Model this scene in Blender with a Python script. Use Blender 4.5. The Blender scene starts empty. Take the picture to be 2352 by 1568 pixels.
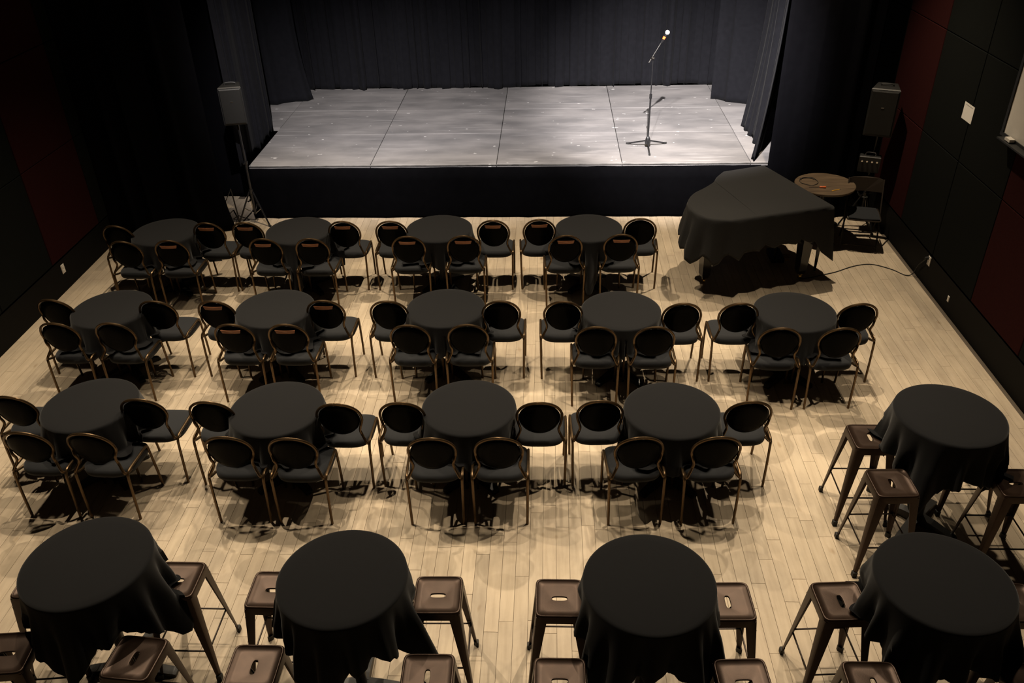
import bpy, bmesh, math, random
from mathutils import Vector, Matrix
rnd = random.Random(7)
PI = math.pi
scene = bpy.context.scene
C = scene.collection

# ------------------------------------------------------------------ camera
CAM_Z, F_PX = 4.974, 1934.7
PITCH, YAW, ROLL = math.radians(32.46), math.radians(-3.01), math.radians(-1.52)
fw = Vector((math.sin(YAW)*math.cos(PITCH), math.cos(YAW)*math.cos(PITCH), -math.sin(PITCH)))
rt = Vector((math.cos(YAW), -math.sin(YAW), 0))
up = rt.cross(fw)
r2 = math.cos(ROLL)*rt + math.sin(ROLL)*up
u2 = -math.sin(ROLL)*rt + math.cos(ROLL)*up
cd = bpy.data.cameras.new('camera')
cd.sensor_width = 36; cd.lens = F_PX/2352*36; cd.clip_end = 60
cam = bpy.data.objects.new('camera', cd); C.objects.link(cam)
m = Matrix.Identity(4)
for i in range(3):
    m[i][0], m[i][1], m[i][2] = r2[i], u2[i], -fw[i]
m[2][3] = CAM_Z
cam.matrix_world = m
scene.camera = cam

# ------------------------------------------------------------------ world, lamps, exposure
w = bpy.data.worlds.new('world'); scene.world = w; w.use_nodes = True
w.node_tree.nodes['Background'].inputs[0].default_value = (.5, .5, .55, 1)
w.node_tree.nodes['Background'].inputs[1].default_value = .004
vs = scene.view_settings
vs.view_transform = 'Standard'; vs.look = 'None'; vs.gamma = 1; vs.exposure = 0.0; vs.use_curve_mapping = False

def spot(name, loc, aim, power, col, size, blend=.6, rad=.03):
    l = bpy.data.lights.new(name, 'SPOT'); l.energy = power; l.color = col
    l.spot_size = math.radians(size); l.spot_blend = blend; l.shadow_soft_size = rad
    o = bpy.data.objects.new(name, l); C.objects.link(o); o.location = loc
    o.rotation_euler = (Vector(aim)-Vector(loc)).to_track_quat('-Z', 'Y').to_euler()
    return o
WARM = (1, .815, .58)
for x, y, p, ay, sz, rd in ((-2.9, 5.9, 540, 4.0, 88, .03), (1.3, 5.9, 540, 4.0, 88, .03), (-4.7, 6.3, 400, 4.6, 90, .10), (-.8, 6.4, 320, 4.4, 92, .10), (3.1, 6.2, 320, 4.4, 88, .10),  # last three here: soft fill lamps added to thin out the chair shadows
                            (-4.0, 8.1, 520, 6.5, 84, .04), (-.7, 8.2, 480, 6.7, 84, .04), (2.1, 8.0, 540, 6.2, 74, .04),
                            (-3.4, 10.3, 700, 8.7, 80, .04), (-.6, 10.3, 680, 8.7, 80, .04), (2.9, 10.4, 940, 9.2, 86, .04)):
    spot('house_and_fill_spotlight', (x, y, 5.6), (x*.97, ay, 0), p, WARM, sz, .8, rd)
COOL = (1, .925, .89)
for x, y, ax, ay, p, s in ((.80, 6.0, 2.0, 13.3, 15000, 34), (.17, 6.15, .6, 13.1, 2600, 36), (-1.2, 6.1, -1.6, 12.9, 3000, 37), (-2.2, 6.1, -3.15, 12.9, 3600, 35)):
    spot('stage_spotlight', (x, y, 6.2), (ax, ay, .77), p, COOL, s, 1.0, .04)

# ------------------------------------------------------------------ materials
def mat(name, col=(.5, .5, .5), rough=.6, metal=0., spec=.5, sheen=0., noise=None, bump=0., bscale=200., emit=None):
    m = bpy.data.materials.new(name); m.use_nodes = True
    nt = m.node_tree; b = nt.nodes['Principled BSDF']
    b.inputs['Base Color'].default_value = (*col, 1)
    b.inputs['Roughness'].default_value = rough
    b.inputs['Metallic'].default_value = metal
    b.inputs['Specular IOR Level'].default_value = spec
    if sheen:
        b.inputs['Sheen Weight'].default_value = sheen; b.inputs['Sheen Roughness'].default_value = .5
    if noise or bump:
        tc = nt.nodes.new('ShaderNodeTexCoord')
    if noise:
        sc, amt = noise
        n = nt.nodes.new('ShaderNodeTexNoise'); n.inputs['Scale'].default_value = sc; n.inputs['Detail'].default_value = 5
        nt.links.new(tc.outputs['Object'], n.inputs['Vector'])
        mx = nt.nodes.new('ShaderNodeMix'); mx.data_type = 'RGBA'
        mx.inputs['A'].default_value = (*[c*(1-amt) for c in col], 1)
        mx.inputs['B'].default_value = (*[min(1, c*(1+amt)) for c in col], 1)
        nt.links.new(n.outputs['Fac'], mx.inputs['Factor'])
        nt.links.new(mx.outputs['Result'], b.inputs['Base Color'])
    if bump:
        n2 = nt.nodes.new('ShaderNodeTexNoise'); n2.inputs['Scale'].default_value = bscale
        nt.links.new(tc.outputs['Object'], n2.inputs['Vector'])
        bp = nt.nodes.new('ShaderNodeBump'); bp.inputs['Strength'].default_value = bump; bp.inputs['Distance'].default_value = .002
        nt.links.new(n2.outputs['Fac'], bp.inputs['Height']); nt.links.new(bp.outputs['Normal'], b.inputs['Normal'])
    return m

M = {}
M['cloth'] = mat('black_table_linen', (.0050, .0052, .0062), .9, spec=.12, sheen=.11, noise=(60, .12), bump=.15, bscale=350)
M['cover'] = mat('charcoal_piano_cover_cloth', (.017, .0168, .017), .9, spec=.15, sheen=.06, noise=(60, .12), bump=.15, bscale=350)
M['seat'] = mat('charcoal_seat_fabric', (.0105, .0118, .0145), .85, spec=.25, sheen=.08, noise=(90, .2), bump=.2, bscale=400)
M['backpad'] = mat('black_back_vinyl', (.0020, .0020, .0020), .22, spec=.02, noise=(40, .2))
M['bronze'] = mat('bronze_chair_tube', (.105, .068, .036), .32, metal=.85, noise=(25, .25))
M['copper'] = mat('copper_brown_bar', (.33, .14, .072), .45, spec=.3, noise=(30, .12))
M['stool'] = mat('brown_stool_metal', (.036, .0205, .0135), .40, metal=.62, noise=(18, .3), bump=.08, bscale=120)
M['stoolrod'] = mat('dark_stool_rod', (.03, .022, .018), .4, metal=.7, noise=(30, .2))
M['rubber'] = mat('black_rubber', (.008, .008, .008), .7, noise=(30, .2))
M['iron'] = mat('black_iron_base', (.010, .010, .010), .45, spec=.5, noise=(25, .2))
M['velour'] = mat('black_velour', (.0088, .0090, .0112), .95, spec=.02, sheen=.02, noise=(14, .25), bump=.2, bscale=90)
M['skirt'] = mat('black_stage_skirt', (.0022, .0022, .0027), .95, spec=.0, noise=(10, .2))
M['duvetyne'] = mat('black_masking_cloth', (.0035, .0035, .0045), .95, spec=.0, noise=(8, .2))
M['wallgreen'] = mat('dark_green_panel_felt', (.0050, .0056, .0050), .95, spec=.05, noise=(40, .3), bump=.3, bscale=180)
M['wallred'] = mat('dark_red_panel_felt', (.020, .0042, .004), .95, spec=.05, noise=(40, .3), bump=.3, bscale=180)
M['wallblack'] = mat('black_wall_paint', (.010, .010, .010), .8, spec=.2, noise=(12, .3))
M['plinth'] = mat('black_skirting_paint', (.0035, .0035, .0033), .65, spec=.08, noise=(12, .3))
M['ceil'] = mat('black_ceiling_paint', (.05, .05, .05), .9, noise=(5, .2))
M['white'] = mat('white_plastic', (.62, .58, .52), .5, noise=(20, .06))
M['paper'] = mat('white_paper', (.66, .63, .58), .8, noise=(12, .05))
M['ink'] = mat('grey_ink', (.12, .12, .12), .8, noise=(50, .2))
M['cab'] = mat('black_speaker_cabinet', (.006, .006, .006), .55, noise=(60, .2), bump=.3, bscale=150)
M['grille'] = mat('black_speaker_grille', (.013, .013, .0125), .5, metal=.3, noise=(150, .4), bump=.6, bscale=500)
M['pole'] = mat('black_gloss_pole', (.010, .010, .011), .25, spec=.6, noise=(20, .2))
M['chrome'] = mat('worn_chrome', (.55, .54, .52), .22, metal=1., noise=(20, .15))
M['cable'] = mat('black_cable_rubber', (.010, .010, .010), .55, noise=(20, .2))
M['wcable'] = mat('white_cable', (.5, .45, .36), .5, noise=(20, .1))
M['lacquer'] = mat('black_piano_lacquer', (.008, .008, .008), .15, spec=.6, noise=(10, .15))
M['brass'] = mat('brass', (.45, .30, .10), .3, metal=1., noise=(20, .2))
M['orange'] = mat('orange_plastic', (.65, .13, .03), .4, noise=(20, .1))
M['yellow'] = mat('yellow_paint', (.75, .38, .03), .45, noise=(20, .1))
M['mesh'] = mat('silver_mic_mesh', (.75, .76, .78), .35, metal=.6, noise=(300, .2), bump=.5, bscale=900)
M['fold'] = mat('dark_brown_steel', (.035, .026, .020), .45, metal=.5, noise=(20, .2))

def floor_mat(name, per_object):
    m = bpy.data.materials.new(name); m.use_nodes = True
    nt = m.node_tree; L = nt.links.new; N = nt.nodes.new; b = nt.nodes['Principled BSDF']
    tc = N('ShaderNodeTexCoord')
    if per_object:
        oi = N('ShaderNodeObjectInfo'); tone = oi.outputs['Random']
        vec_src = oi.outputs['Location']
        add = N('ShaderNodeVectorMath'); add.operation = 'ADD'
        L(tc.outputs['Object'], add.inputs[0]); L(vec_src, add.inputs[1]); vec = add.outputs[0]
    else:
        at = N('ShaderNodeAttribute'); at.attribute_name = 'tone'; tone = at.outputs['Fac']; vec = tc.outputs['Object']
    # shift grain per plank
    cmb = N('ShaderNodeCombineXYZ')
    mu = N('ShaderNodeMath'); mu.operation = 'MULTIPLY'; mu.inputs[1].default_value = 37.0; L(tone, mu.inputs[0])
    L(mu.outputs[0], cmb.inputs[1]); L(mu.outputs[0], cmb.inputs[0])
    ad2 = N('ShaderNodeVectorMath'); ad2.operation = 'ADD'; L(vec, ad2.inputs[0]); L(cmb.outputs[0], ad2.inputs[1])
    mp = N('ShaderNodeMapping'); mp.inputs['Scale'].default_value = (26, 2.4, 1); L(ad2.outputs[0], mp.inputs['Vector'])
    g = N('ShaderNodeTexNoise'); g.inputs['Scale'].default_value = 1.; g.inputs['Detail'].default_value = 6; L(mp.outputs[0], g.inputs['Vector'])
    cr = N('ShaderNodeValToRGB'); L(tone, cr.inputs[0])
    e = cr.color_ramp.elements
    e[0].position = 0; e[0].color = (.45, .375, .28, 1)
    e[1].position = 1; e[1].color = (.575, .475, .35, 1)
    for p_, c_ in ((.12, (.505, .42, .31)), (.5, (.53, .44, .325)), (.8, (.55, .455, .335))):
        x = e.new(p_); x.color = (*c_, 1)
    mx = N('ShaderNodeMix'); mx.data_type = 'RGBA'; mx.blend_type = 'MULTIPLY'; mx.inputs['Factor'].default_value = .42
    gr = N('ShaderNodeValToRGB'); gr.color_ramp.elements[0].position = .3; gr.color_ramp.elements[0].color = (.62, .58, .54, 1)
    gr.color_ramp.elements[1].position = .62; gr.color_ramp.elements[1].color = (1, 1, 1, 1)
    L(g.outputs['Fac'], gr.inputs[0]); L(cr.outputs[0], mx.inputs['A']); L(gr.outputs[0], mx.inputs['B'])
    # scuffs and grey traffic wear with their own blotchy shape
    s = N('ShaderNodeTexNoise'); s.inputs['Scale'].default_value = 1.1; s.inputs['Detail'].default_value = 7; s.inputs['Roughness'].default_value = .62; L(vec, s.inputs['Vector'])
    sr = N('ShaderNodeValToRGB'); sr.color_ramp.elements[0].position = .38; sr.color_ramp.elements[0].color = (.74, .74, .76, 1)
    sr.color_ramp.elements[1].position = .58; sr.color_ramp.elements[1].color = (1, 1, 1, 1); L(s.outputs['Fac'], sr.inputs[0])
    mx2 = N('ShaderNodeMix'); mx2.data_type = 'RGBA'; mx2.blend_type = 'MULTIPLY'; mx2.inputs['Factor'].default_value = .8
    L(mx.outputs['Result'], mx2.inputs['A']); L(sr.outputs[0], mx2.inputs['B'])
    # small dark spots
    mp3 = N('ShaderNodeMapping'); mp3.inputs['Scale'].default_value = (7, 3.2, 1); L(vec, mp3.inputs['Vector'])
    k = N('ShaderNodeTexNoise'); k.inputs['Scale'].default_value = 1.; k.inputs['Detail'].default_value = 2; L(mp3.outputs[0], k.inputs['Vector'])
    kr = N('ShaderNodeValToRGB'); kr.color_ramp.elements[0].position = .70; kr.color_ramp.elements[0].color = (1, 1, 1, 1)
    kr.color_ramp.elements[1].position = .80; kr.color_ramp.elements[1].color = (.62, .52, .40, 1); L(k.outputs['Fac'], kr.inputs[0])
    mx3 = N('ShaderNodeMix'); mx3.data_type = 'RGBA'; mx3.blend_type = 'MULTIPLY'; mx3.inputs['Factor'].default_value = .9
    L(mx2.outputs['Result'], mx3.inputs['A']); L(kr.outputs[0], mx3.inputs['B'])
    L(mx3.outputs['Result'], b.inputs['Base Color'])
    b.inputs['Roughness'].default_value = .55; b.inputs['Specular IOR Level'].default_value = .3
    return m
M['plank'] = floor_mat('worn_maple_plank', True)
M['plankfield'] = floor_mat('worn_maple_boards', False)
M['subfloor'] = mat('dark_subfloor', (.09, .07, .05), .9, noise=(4, .2))

def deck_mat():
    m = bpy.data.materials.new('scuffed_black_stage_paint'); m.use_nodes = True
    nt = m.node_tree; L = nt.links.new; N = nt.nodes.new; b = nt.nodes['Principled BSDF']
    tc = N('ShaderNodeTexCoord'); oi = N('ShaderNodeObjectInfo')
    add = N('ShaderNodeVectorMath'); add.operation = 'ADD'; L(tc.outputs['Object'], add.inputs[0]); L(oi.outputs['Location'], add.inputs[1])
    def noise(scale, mul, det=5):
        mp = N('ShaderNodeMapping'); mp.inputs['Scale'].default_value = mul; L(add.outputs[0], mp.inputs['Vector'])
        n = N('ShaderNodeTexNoise'); n.inputs['Scale'].default_value = scale; n.inputs['Detail'].default_value = det; L(mp.outputs[0], n.inputs['Vector'])
        return n.outputs['Fac']
    def ramp(f, p0, c0, p1, c1):
        r = N('ShaderNodeValToRGB'); L(f, r.inputs[0]); e = r.color_ramp.elements
        e[0].position = p0; e[0].color = (*c0, 1); e[1].position = p1; e[1].color = (*c1, 1); return r.outputs[0]
    base = ramp(noise(1.6, (.9, 2.0, 1), 12), .33, (.15, .146, .148), .68, (.25, .24, .238))
    rv = N('ShaderNodeMapRange'); rv.inputs['To Min'].default_value = .70; rv.inputs['To Max'].default_value = 1.12; L(oi.outputs['Random'], rv.inputs[0])
    vm = N('ShaderNodeVectorMath'); vm.operation = 'SCALE'; L(base, vm.inputs[0]); L(rv.outputs[0], vm.inputs['Scale'])
    sc = ramp(noise(1., (1.2, 16, 1), 4), .60, (0, 0, 0), .72, (1, 1, 1))
    mx = N('ShaderNodeMix'); mx.data_type = 'RGBA'; mx.inputs['B'].default_value = (.34, .33, .33, 1)
    h = N('ShaderNodeMath'); h.operation = 'MULTIPLY'; h.inputs[1].default_value = .5; L(sc, h.inputs[0]); L(h.outputs[0], mx.inputs['Factor'])
    L(vm.outputs[0], mx.inputs['A'])
    sp = ramp(noise(1., (8, 15, 1), 3), .715, (0, 0, 0), .74, (1, 1, 1))
    mx2 = N('ShaderNodeMix'); mx2.data_type = 'RGBA'; mx2.inputs['B'].default_value = (.62, .61, .60, 1)
    L(sp, mx2.inputs['Factor']); L(mx.outputs['Result'], mx2.inputs['A'])
    L(mx2.outputs['Result'], b.inputs['Base Color']); b.inputs['Roughness'].default_value = .6; b.inputs['Specular IOR Level'].default_value = .3
    return m
M['deck'] = deck_mat()
M['deckedge'] = mat('chipped_stage_edge', (.13, .125, .12), .7, noise=(9, .95))

def wood_mat():
    m = bpy.data.materials.new('brown_woodgrain_laminate'); m.use_nodes = True
    nt = m.node_tree; L = nt.links.new; N = nt.nodes.new; b = nt.nodes['Principled BSDF']
    tc = N('ShaderNodeTexCoord'); mp = N('ShaderNodeMapping'); mp.inputs['Scale'].default_value = (3, 22, 3); L(tc.outputs['Object'], mp.inputs['Vector'])
    n = N('ShaderNodeTexNoise'); n.inputs['Scale'].default_value = 1.; n.inputs['Detail'].default_value = 6; L(mp.outputs[0], n.inputs['Vector'])
    r = N('ShaderNodeValToRGB'); L(n.outputs['Fac'], r.inputs[0]); e = r.color_ramp.elements
    e[0].position = .3; e[0].color = (.058, .040, .026, 1); e[1].position = .7; e[1].color = (.125, .088, .055, 1)
    L(r.outputs[0], b.inputs['Base Color']); b.inputs['Roughness'].default_value = .4
    return m
M['wood'] = wood_mat()

# ------------------------------------------------------------------ mesh helpers
class MB:
    def __init__(s): s.v = []; s.f = []
    def box(s, c, d, rot=None):
        x, y, z = d[0]/2, d[1]/2, d[2]/2; n = len(s.v)
        for p in ((-x,-y,-z),(x,-y,-z),(x,y,-z),(-x,y,-z),(-x,-y,z),(x,-y,z),(x,y,z),(-x,y,z)):
            q = Vector(p)
            if rot is not None: q = rot @ q
            s.v.append(q+Vector(c))
        for f in ((3,2,1,0),(4,5,6,7),(0,1,5,4),(1,2,6,5),(2,3,7,6),(3,0,4,7)): s.f.append([n+i for i in f])
        return s
    def loops(s, loops, cap0=True, cap1=True, closed=True):
        n = len(s.v); k = len(loops[0])
        for l in loops: s.v += [Vector(p) for p in l]
        for i in range(len(loops)-1):
            for j in range(k if closed else k-1):
                a = n+i*k+j; b = n+i*k+(j+1) % k
                s.f.append([a, b, b+k, a+k])
        if cap0: s.f.append([n+j for j in range(k)][::-1])
        if cap1: s.f.append([n+(len(loops)-1)*k+j for j in range(k)])
        return s
    def tube(s, pts, r, seg=8, closed=False):
        pts = [Vector(p) for p in pts]; n = len(pts); rings = []; prev = None
        for i, p in enumerate(pts):
            if closed: t = pts[(i+1) % n]-pts[i-1]
            else: t = pts[min(i+1, n-1)]-pts[max(i-1, 0)]
            t.normalize()
            if prev is None:
                a = Vector((0, 0, 1)) if abs(t.z) < .9 else Vector((1, 0, 0)); u = t.cross(a).normalized()
            else:
                u = (prev-t*prev.dot(t)).normalized()
            prev = u; v = t.cross(u); rr = r[i] if isinstance(r, (list, tuple)) else r
            rings.append([p+u*(rr*math.cos(2*PI*k/seg))+v*(rr*math.sin(2*PI*k/seg)) for k in range(seg)])
        if closed: rings.append(rings[0])
        return s.loops(rings, not closed, not closed)
    def lathe(s, prof, seg=24, c=(0, 0, 0)):
        L = [[Vector((c[0]+r*math.cos(2*PI*k/seg), c[1]+r*math.sin(2*PI*k/seg), c[2]+z)) for k in range(seg)] for r, z in prof]
        return s.loops(L)
    def mesh(s, name, m, smooth=True, angle=40):
        me = bpy.data.meshes.new(name); me.from_pydata([tuple(v) for v in s.v], [], s.f); me.validate()
        bm = bmesh.new(); bm.from_mesh(me); bmesh.ops.recalc_face_normals(bm, faces=bm.faces)
        if smooth:
            for f in bm.faces: f.smooth = True
            for e in bm.edges:
                if len(e.link_faces) == 2 and e.calc_face_angle(0) > math.radians(angle): e.smooth = False
        bm.to_mesh(me); bm.free()
        me.materials.append(m); return me
    def build(s, name, m, parent=None, **k):
        return link(name, s.mesh(name, m, **k), parent)
def link(name, data, parent=None, loc=None):
    o = bpy.data.objects.new(name, data); C.objects.link(o)
    if parent: o.parent = parent
    if loc: o.location = loc
    return o
def tag(o, label, cat, group=None):
    o['label'] = label; o['category'] = cat
    if group: o['group'] = group
    return o
def thing(name, label, cat, loc=(0, 0, 0), rz=0, group=None):
    o = link(name, None); o.location = loc; o.rotation_euler = (0, 0, rz); o.empty_display_size = .1
    return tag(o, label, cat, group)
def dup(root, loc, rz, label, group=None):
    r = root.copy(); C.objects.link(r); r.location = loc; r.rotation_euler = (0, 0, rz); r['label'] = label
    if group: r['group'] = group
    for ch in list(root.children):
        c = ch.copy(); C.objects.link(c); c.parent = r
        for g in list(ch.children):
            d = g.copy(); C.objects.link(d); d.parent = c
    return r
def struct(o): o['kind'] = 'structure'; return o
def cr_spline(P, n=8, closed=False):
    P = [Vector(p) for p in P]; out = []; N = len(P)
    for i in range(N if closed else N-1):
        if closed: a, b, c, d = P[i-1], P[i], P[(i+1) % N], P[(i+2) % N]
        else: a, b, c, d = P[max(i-1, 0)], P[i], P[i+1], P[min(i+2, N-1)]
        for k in range(n):
            t = k/n
            out.append(.5*((2*b)+(c-a)*t+(2*a-5*b+4*c-d)*t*t+(3*b-a-3*c+d)*t**3))
    if not closed: out.append(P[-1])
    return out

# ------------------------------------------------------------------ room shell
XL, XR, YB, YF, ZC = -6.03, 4.52, 15.3, -3.0, 7.4
floor = struct(MB().box(((XL+XR)/2, (YB+YF)/2, -.056), (XR-XL+.4, YB-YF+.4, .1)).build('floor', M['subfloor'], smooth=False))
struct(MB().box(((XL+XR)/2, (YB+YF)/2, ZC+.05), (XR-XL+.4, YB-YF+.4, .1)).build('ceiling', M['ceil'], smooth=False))
struct(MB().box(((XL+XR)/2, YB+.1, ZC/2), (XR-XL+.4, .2, ZC)).build('wall_back', M['wallblack'], smooth=False))
struct(MB().box(((XL+XR)/2, YF-.1, ZC/2), (XR-XL+.4, .2, ZC)).build('wall_front', M['wallblack'], smooth=False))
wl = struct(MB().box((XL-.1, (YB+YF)/2, ZC/2), (.2, YB-YF, ZC)).build('wall_left', M['wallblack'], smooth=False))
wr = struct(MB().box((XR+.1, (YB+YF)/2, ZC/2), (.2, YB-YF, ZC)).build('wall_right', M['wallblack'], smooth=False))
bl = MB().box((XL+.012, (11+YF)/2, .19), (.024, 11-YF, .38)).build('baseboard_left', M['plinth'], smooth=False); struct(bl)
br = MB().box((XR-.012, (11.4+YF)/2, .19), (.024, 11.4-YF, .38)).build('baseboard_right', M['plinth'], smooth=False); struct(br)
def wall_panels(wall, X, sgn, edges, reds):
    zs = [.40, 1.56, 2.72, 3.88, 5.04, 6.20]
    for i in range(len(edges)-1):
        y0, y1 = edges[i], edges[i+1]
        for k in range(len(zs)-1):
            b = MB(); h = zs[k+1]-zs[k]-.008; wd = y1-y0-.008; t = .03
            def ring(x, ins): return [(x, sy*(wd/2-ins), sz*(h/2-ins)) for sy, sz in ((-1,-1),(1,-1),(1,1),(-1,1))]
            b.loops([ring(0, 0), ring(-sgn*(t-.006), 0), ring(-sgn*t, .006)])
            o = b.build('panel', M['wallred' if i in reds else 'wallgreen'], wall, smooth=False)
            o.location = (X, (y0+y1)/2, (zs[k]+zs[k+1])/2)
wall_panels(wr, XR, 1, [2.5, 3.6, 4.7, 5.8, 6.92, 8.0, 9.06, 10.12, 11.25, 12.3], {1, 4, 7})
wall_panels(wl, XL, -1, [2.3, 3.35, 4.45, 5.55, 6.65, 7.75, 8.86, 10.1, 11.3], {0, 3, 6})

# floor planks: running towards the stage
PW = .1046
GAP = .0022
lens_ = [.62, .78, .94, 1.10, 1.30]
def plank_mesh(l):
    b = MB(); x, y, t, c = PW/2-GAP/2, l/2-GAP/2, .006, .0008
    b.loops([[(sx*x, sy*y, -t) for sx, sy in ((-1,-1),(1,-1),(1,1),(-1,1))], [(sx*x, sy*y, -c) for sx, sy in ((-1,-1),(1,-1),(1,1),(-1,1))],
             [(sx*(x-c), sy*(y-c), 0) for sx, sy in ((-1,-1),(1,-1),(1,1),(-1,1))]], cap0=False)
    return b.mesh('plank', M['plank'], smooth=False)
pm = {l: plank_mesh(l) for l in lens_}
def to_px(p):
    d = Vector(p)-Vector((0, 0, CAM_Z)); z = d.dot(fw)
    if z < .5: return None
    return 1176+F_PX*d.dot(r2)/z, 784-F_PX*d.dot(u2)/z
prn = random.Random(3)
planks = []
nx = int((XR-XL)/PW)
for i in range(nx+1):
    x = XL+.02+PW*(i+.5)
    if x+PW/2 > XR: break
    y = 1.6+prn.random()*-.9
    while y < 11.6:
        l = prn.choice(lens_)
        planks.append((x, y+l/2, l, prn.random())); y += l
def big(p):
    q = to_px((p[0], p[1], 0))
    if q is None or not (-10 < q[0] < 2362 and -20 < q[1] < 1590): return 1e9
    return math.hypot(p[0], p[1])-p[2]*.6
planks.sort(key=big)
for x, y, l, t in planks[:300]:
    link('plank', pm[l], floor, (x, y, 0))
b = MB(); tones = []
for x, y, l, t in planks[300:]:
    hx, hy, n = PW/2-GAP/2, l/2-GAP/2, len(b.v)
    for z in (-.006, 0):
        for sx, sy in ((-1,-1),(1,-1),(1,1),(-1,1)): b.v.append(Vector((x+sx*hx, y+sy*hy, z)))
    for f in ((4,5,6,7),(0,1,5,4),(1,2,6,5),(2,3,7,6),(3,0,4,7)): b.f.append([n+k for k in f]); tones.append(t)
me = bpy.data.meshes.new('plank_field'); me.from_pydata([tuple(v) for v in b.v], [], b.f)
at = me.attributes.new('tone', 'FLOAT', 'FACE'); at.data.foreach_set('value', tones)
me.materials.append(M['plankfield'])
pf = link('plank_field', me, floor); pf['kind'] = 'stuff'

# ------------------------------------------------------------------ stage
ZS = .771
stage = thing('stage_platform', 'low black stage platform of scuffed grey deck panels along the back wall', 'stage', (0, 0, 0))
xs = [-6.0, -4.24, -2.51, -.74, 1.0, 2.76, 3.9]
ys = [11.19, 12.49, 13.69, 14.98]
g_ = .004
for i in range(6):
    for j in range(3):
        if i == 0 and j == 0: continue
        g0 = .36 if (i == 0 and j == 1) else 0
        x0, x1, y0, y1 = xs[i]+g_, xs[i+1]-g_, ys[j]+g_+g0, ys[j+1]-g_
        wd, hd = (x1-x0)/2, (y1-y0)/2; b = MB()
        b.loops([[(sx*(wd-k), sy*(hd-k), z) for sx, sy in ((-1,-1),(1,-1),(1,1),(-1,1))] for k, z in ((0, -.05), (0, -.004), (.004, 0))])
        b.build('deck_panel', M['deck'], stage, smooth=False).location = ((x0+x1)/2, (y0+y1)/2, ZS+(.003 if (i+j) % 3 == 0 else 0))
b = MB().box((-.17, 13.1, ZS-.065), (8.1, 3.72, .03)); b.build('sub_frame', M['iron'], stage, smooth=False)
for x in (-4.1, -2.5, -.74, 1.0, 2.7):
    for y in (11.4, 13.1, 14.8): MB().box((x, y, (ZS-.08)/2), (.07, .07, ZS-.08)).build('leg', M['iron'], stage, smooth=False)
b = MB().box((-.17, 11.186, ZS-.010), (8.13, .010, .012)); b.build('edge_strip', M['deckedge'], stage, smooth=False)

def curtain(name, label, path, z0, z1, matn, amp, wl_, seed, flare=None, rows=14, hemwave=0., cat='curtain', group=None):
    r = random.Random(seed); pts = cr_spline([(x, y, 0) for x, y in path], 24)
    S = [0.]
    for i in range(1, len(pts)): S.append(S[-1]+(pts[i]-pts[i-1]).length)
    n = max(24, int(S[-1]/wl_*18)); cols = []
    ph = r.random()*6; ph2 = r.random()*6
    j = 0
    for k in range(n+1):
        s = S[-1]*k/n
        while j < len(S)-2 and S[j+1] < s: j += 1
        f = (s-S[j])/(S[j+1]-S[j]); p = pts[j].lerp(pts[j+1], f); t = (pts[j+1]-pts[j]).normalized(); nn = Vector((-t.y, t.x, 0))
        cols.append((s, p, t, nn))
    L = []
    for i in range(rows+1):
        h = i/rows; z = z0+(z1-z0)*h**1.6; row = []
        for s, p, t, nn in cols:
            q = 2*PI*s/wl_
            qq = q+ph+1.5*math.sin(q*.23+ph2)+.8*math.sin(q*.61+ph)
            am = .55+.45*math.sin(q*.17+ph)*math.sin(q*.41+ph2)
            a = (2*abs(math.sin(qq/2))**.75-1)*am*1.3+.5*math.sin(q*.29+ph2)
            off = amp*a*(1.0-.2*h)
            P = p+nn*off+t*(amp*.5*math.sin(q*2+ph2))
            if flare: 
                fx, fy = flare(s/S[-1], z); P = P+Vector((fx, fy, 0))
            zz = z+(hemwave*(math.sin(q*.35+ph)+1)*(1-h)**6 if hemwave else 0)
            row.append((P.x, P.y, zz))
        L.append(row)
    b = MB().loops(L, False, False, closed=False)
    o = b.build(name, M[matn], angle=180)
    so = o.modifiers.new('thickness', 'SOLIDIFY'); so.thickness = .006; so.offset = 0
    return tag(o, label, cat, group)

curtain('backdrop_curtain', 'left half of the pleated black backdrop curtain at the back of the stage', [(-5.9, 14.93), (-3.2, 14.95), (-.62, 14.93)], ZS+.004, 6.9, 'velour', .08, .23, 11, group='backdrop curtains')
curtain('backdrop_curtain', 'right half of the pleated black backdrop curtain behind the microphone', [(-.75, 15.02), (1.7, 15.0), (4.4, 15.02)], ZS+.004, 6.9, 'velour', .08, .25, 12, group='backdrop curtains')
def fl_l(u, z):
    k = max(0, 1-(z-ZS)/1.6)**2.2; return .17*k*max(0, u-.35)/.65, -.05*k*u
curtain('leg_curtain', 'black wing curtain whose hem sweeps onto the left rear of the stage', [(-5.3, 13.85), (-4.7, 14.08), (-4.2, 14.38)], ZS+.006, 6.9, 'velour', .04, .4, 21, flare=fl_l, group='wing curtains')
curtain('leg_curtain', 'black wing curtain hanging straight at the right rear of the stage', [(2.66, 14.13), (3.0, 13.92), (3.75, 13.6)], ZS+.006, 6.9, 'velour', .04, .4, 22, group='wing curtains')
curtain('side_curtain', 'pleated black side curtain along the left edge of the stage behind the loudspeaker', [(-4.34, 11.22), (-4.33, 12.0), (-4.36, 12.82)], ZS-.02, 6.9, 'velour', .05, .22, 23, group='side curtains')
def fl_r(u, z):
    k = max(0, 1-(z-ZS)/2.6)**2; return -.20*k*(.75+.25*math.sin(u*9)), 0
curtain('side_curtain', 'black side curtain with a crumpled hem on the right edge of the stage', [(3.12, 12.80), (3.10, 12.2), (3.08, 11.6), (2.96, 11.22)], ZS+.006, 6.9, 'velour', .05, .24, 24, flare=fl_r, group='side curtains')
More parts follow.
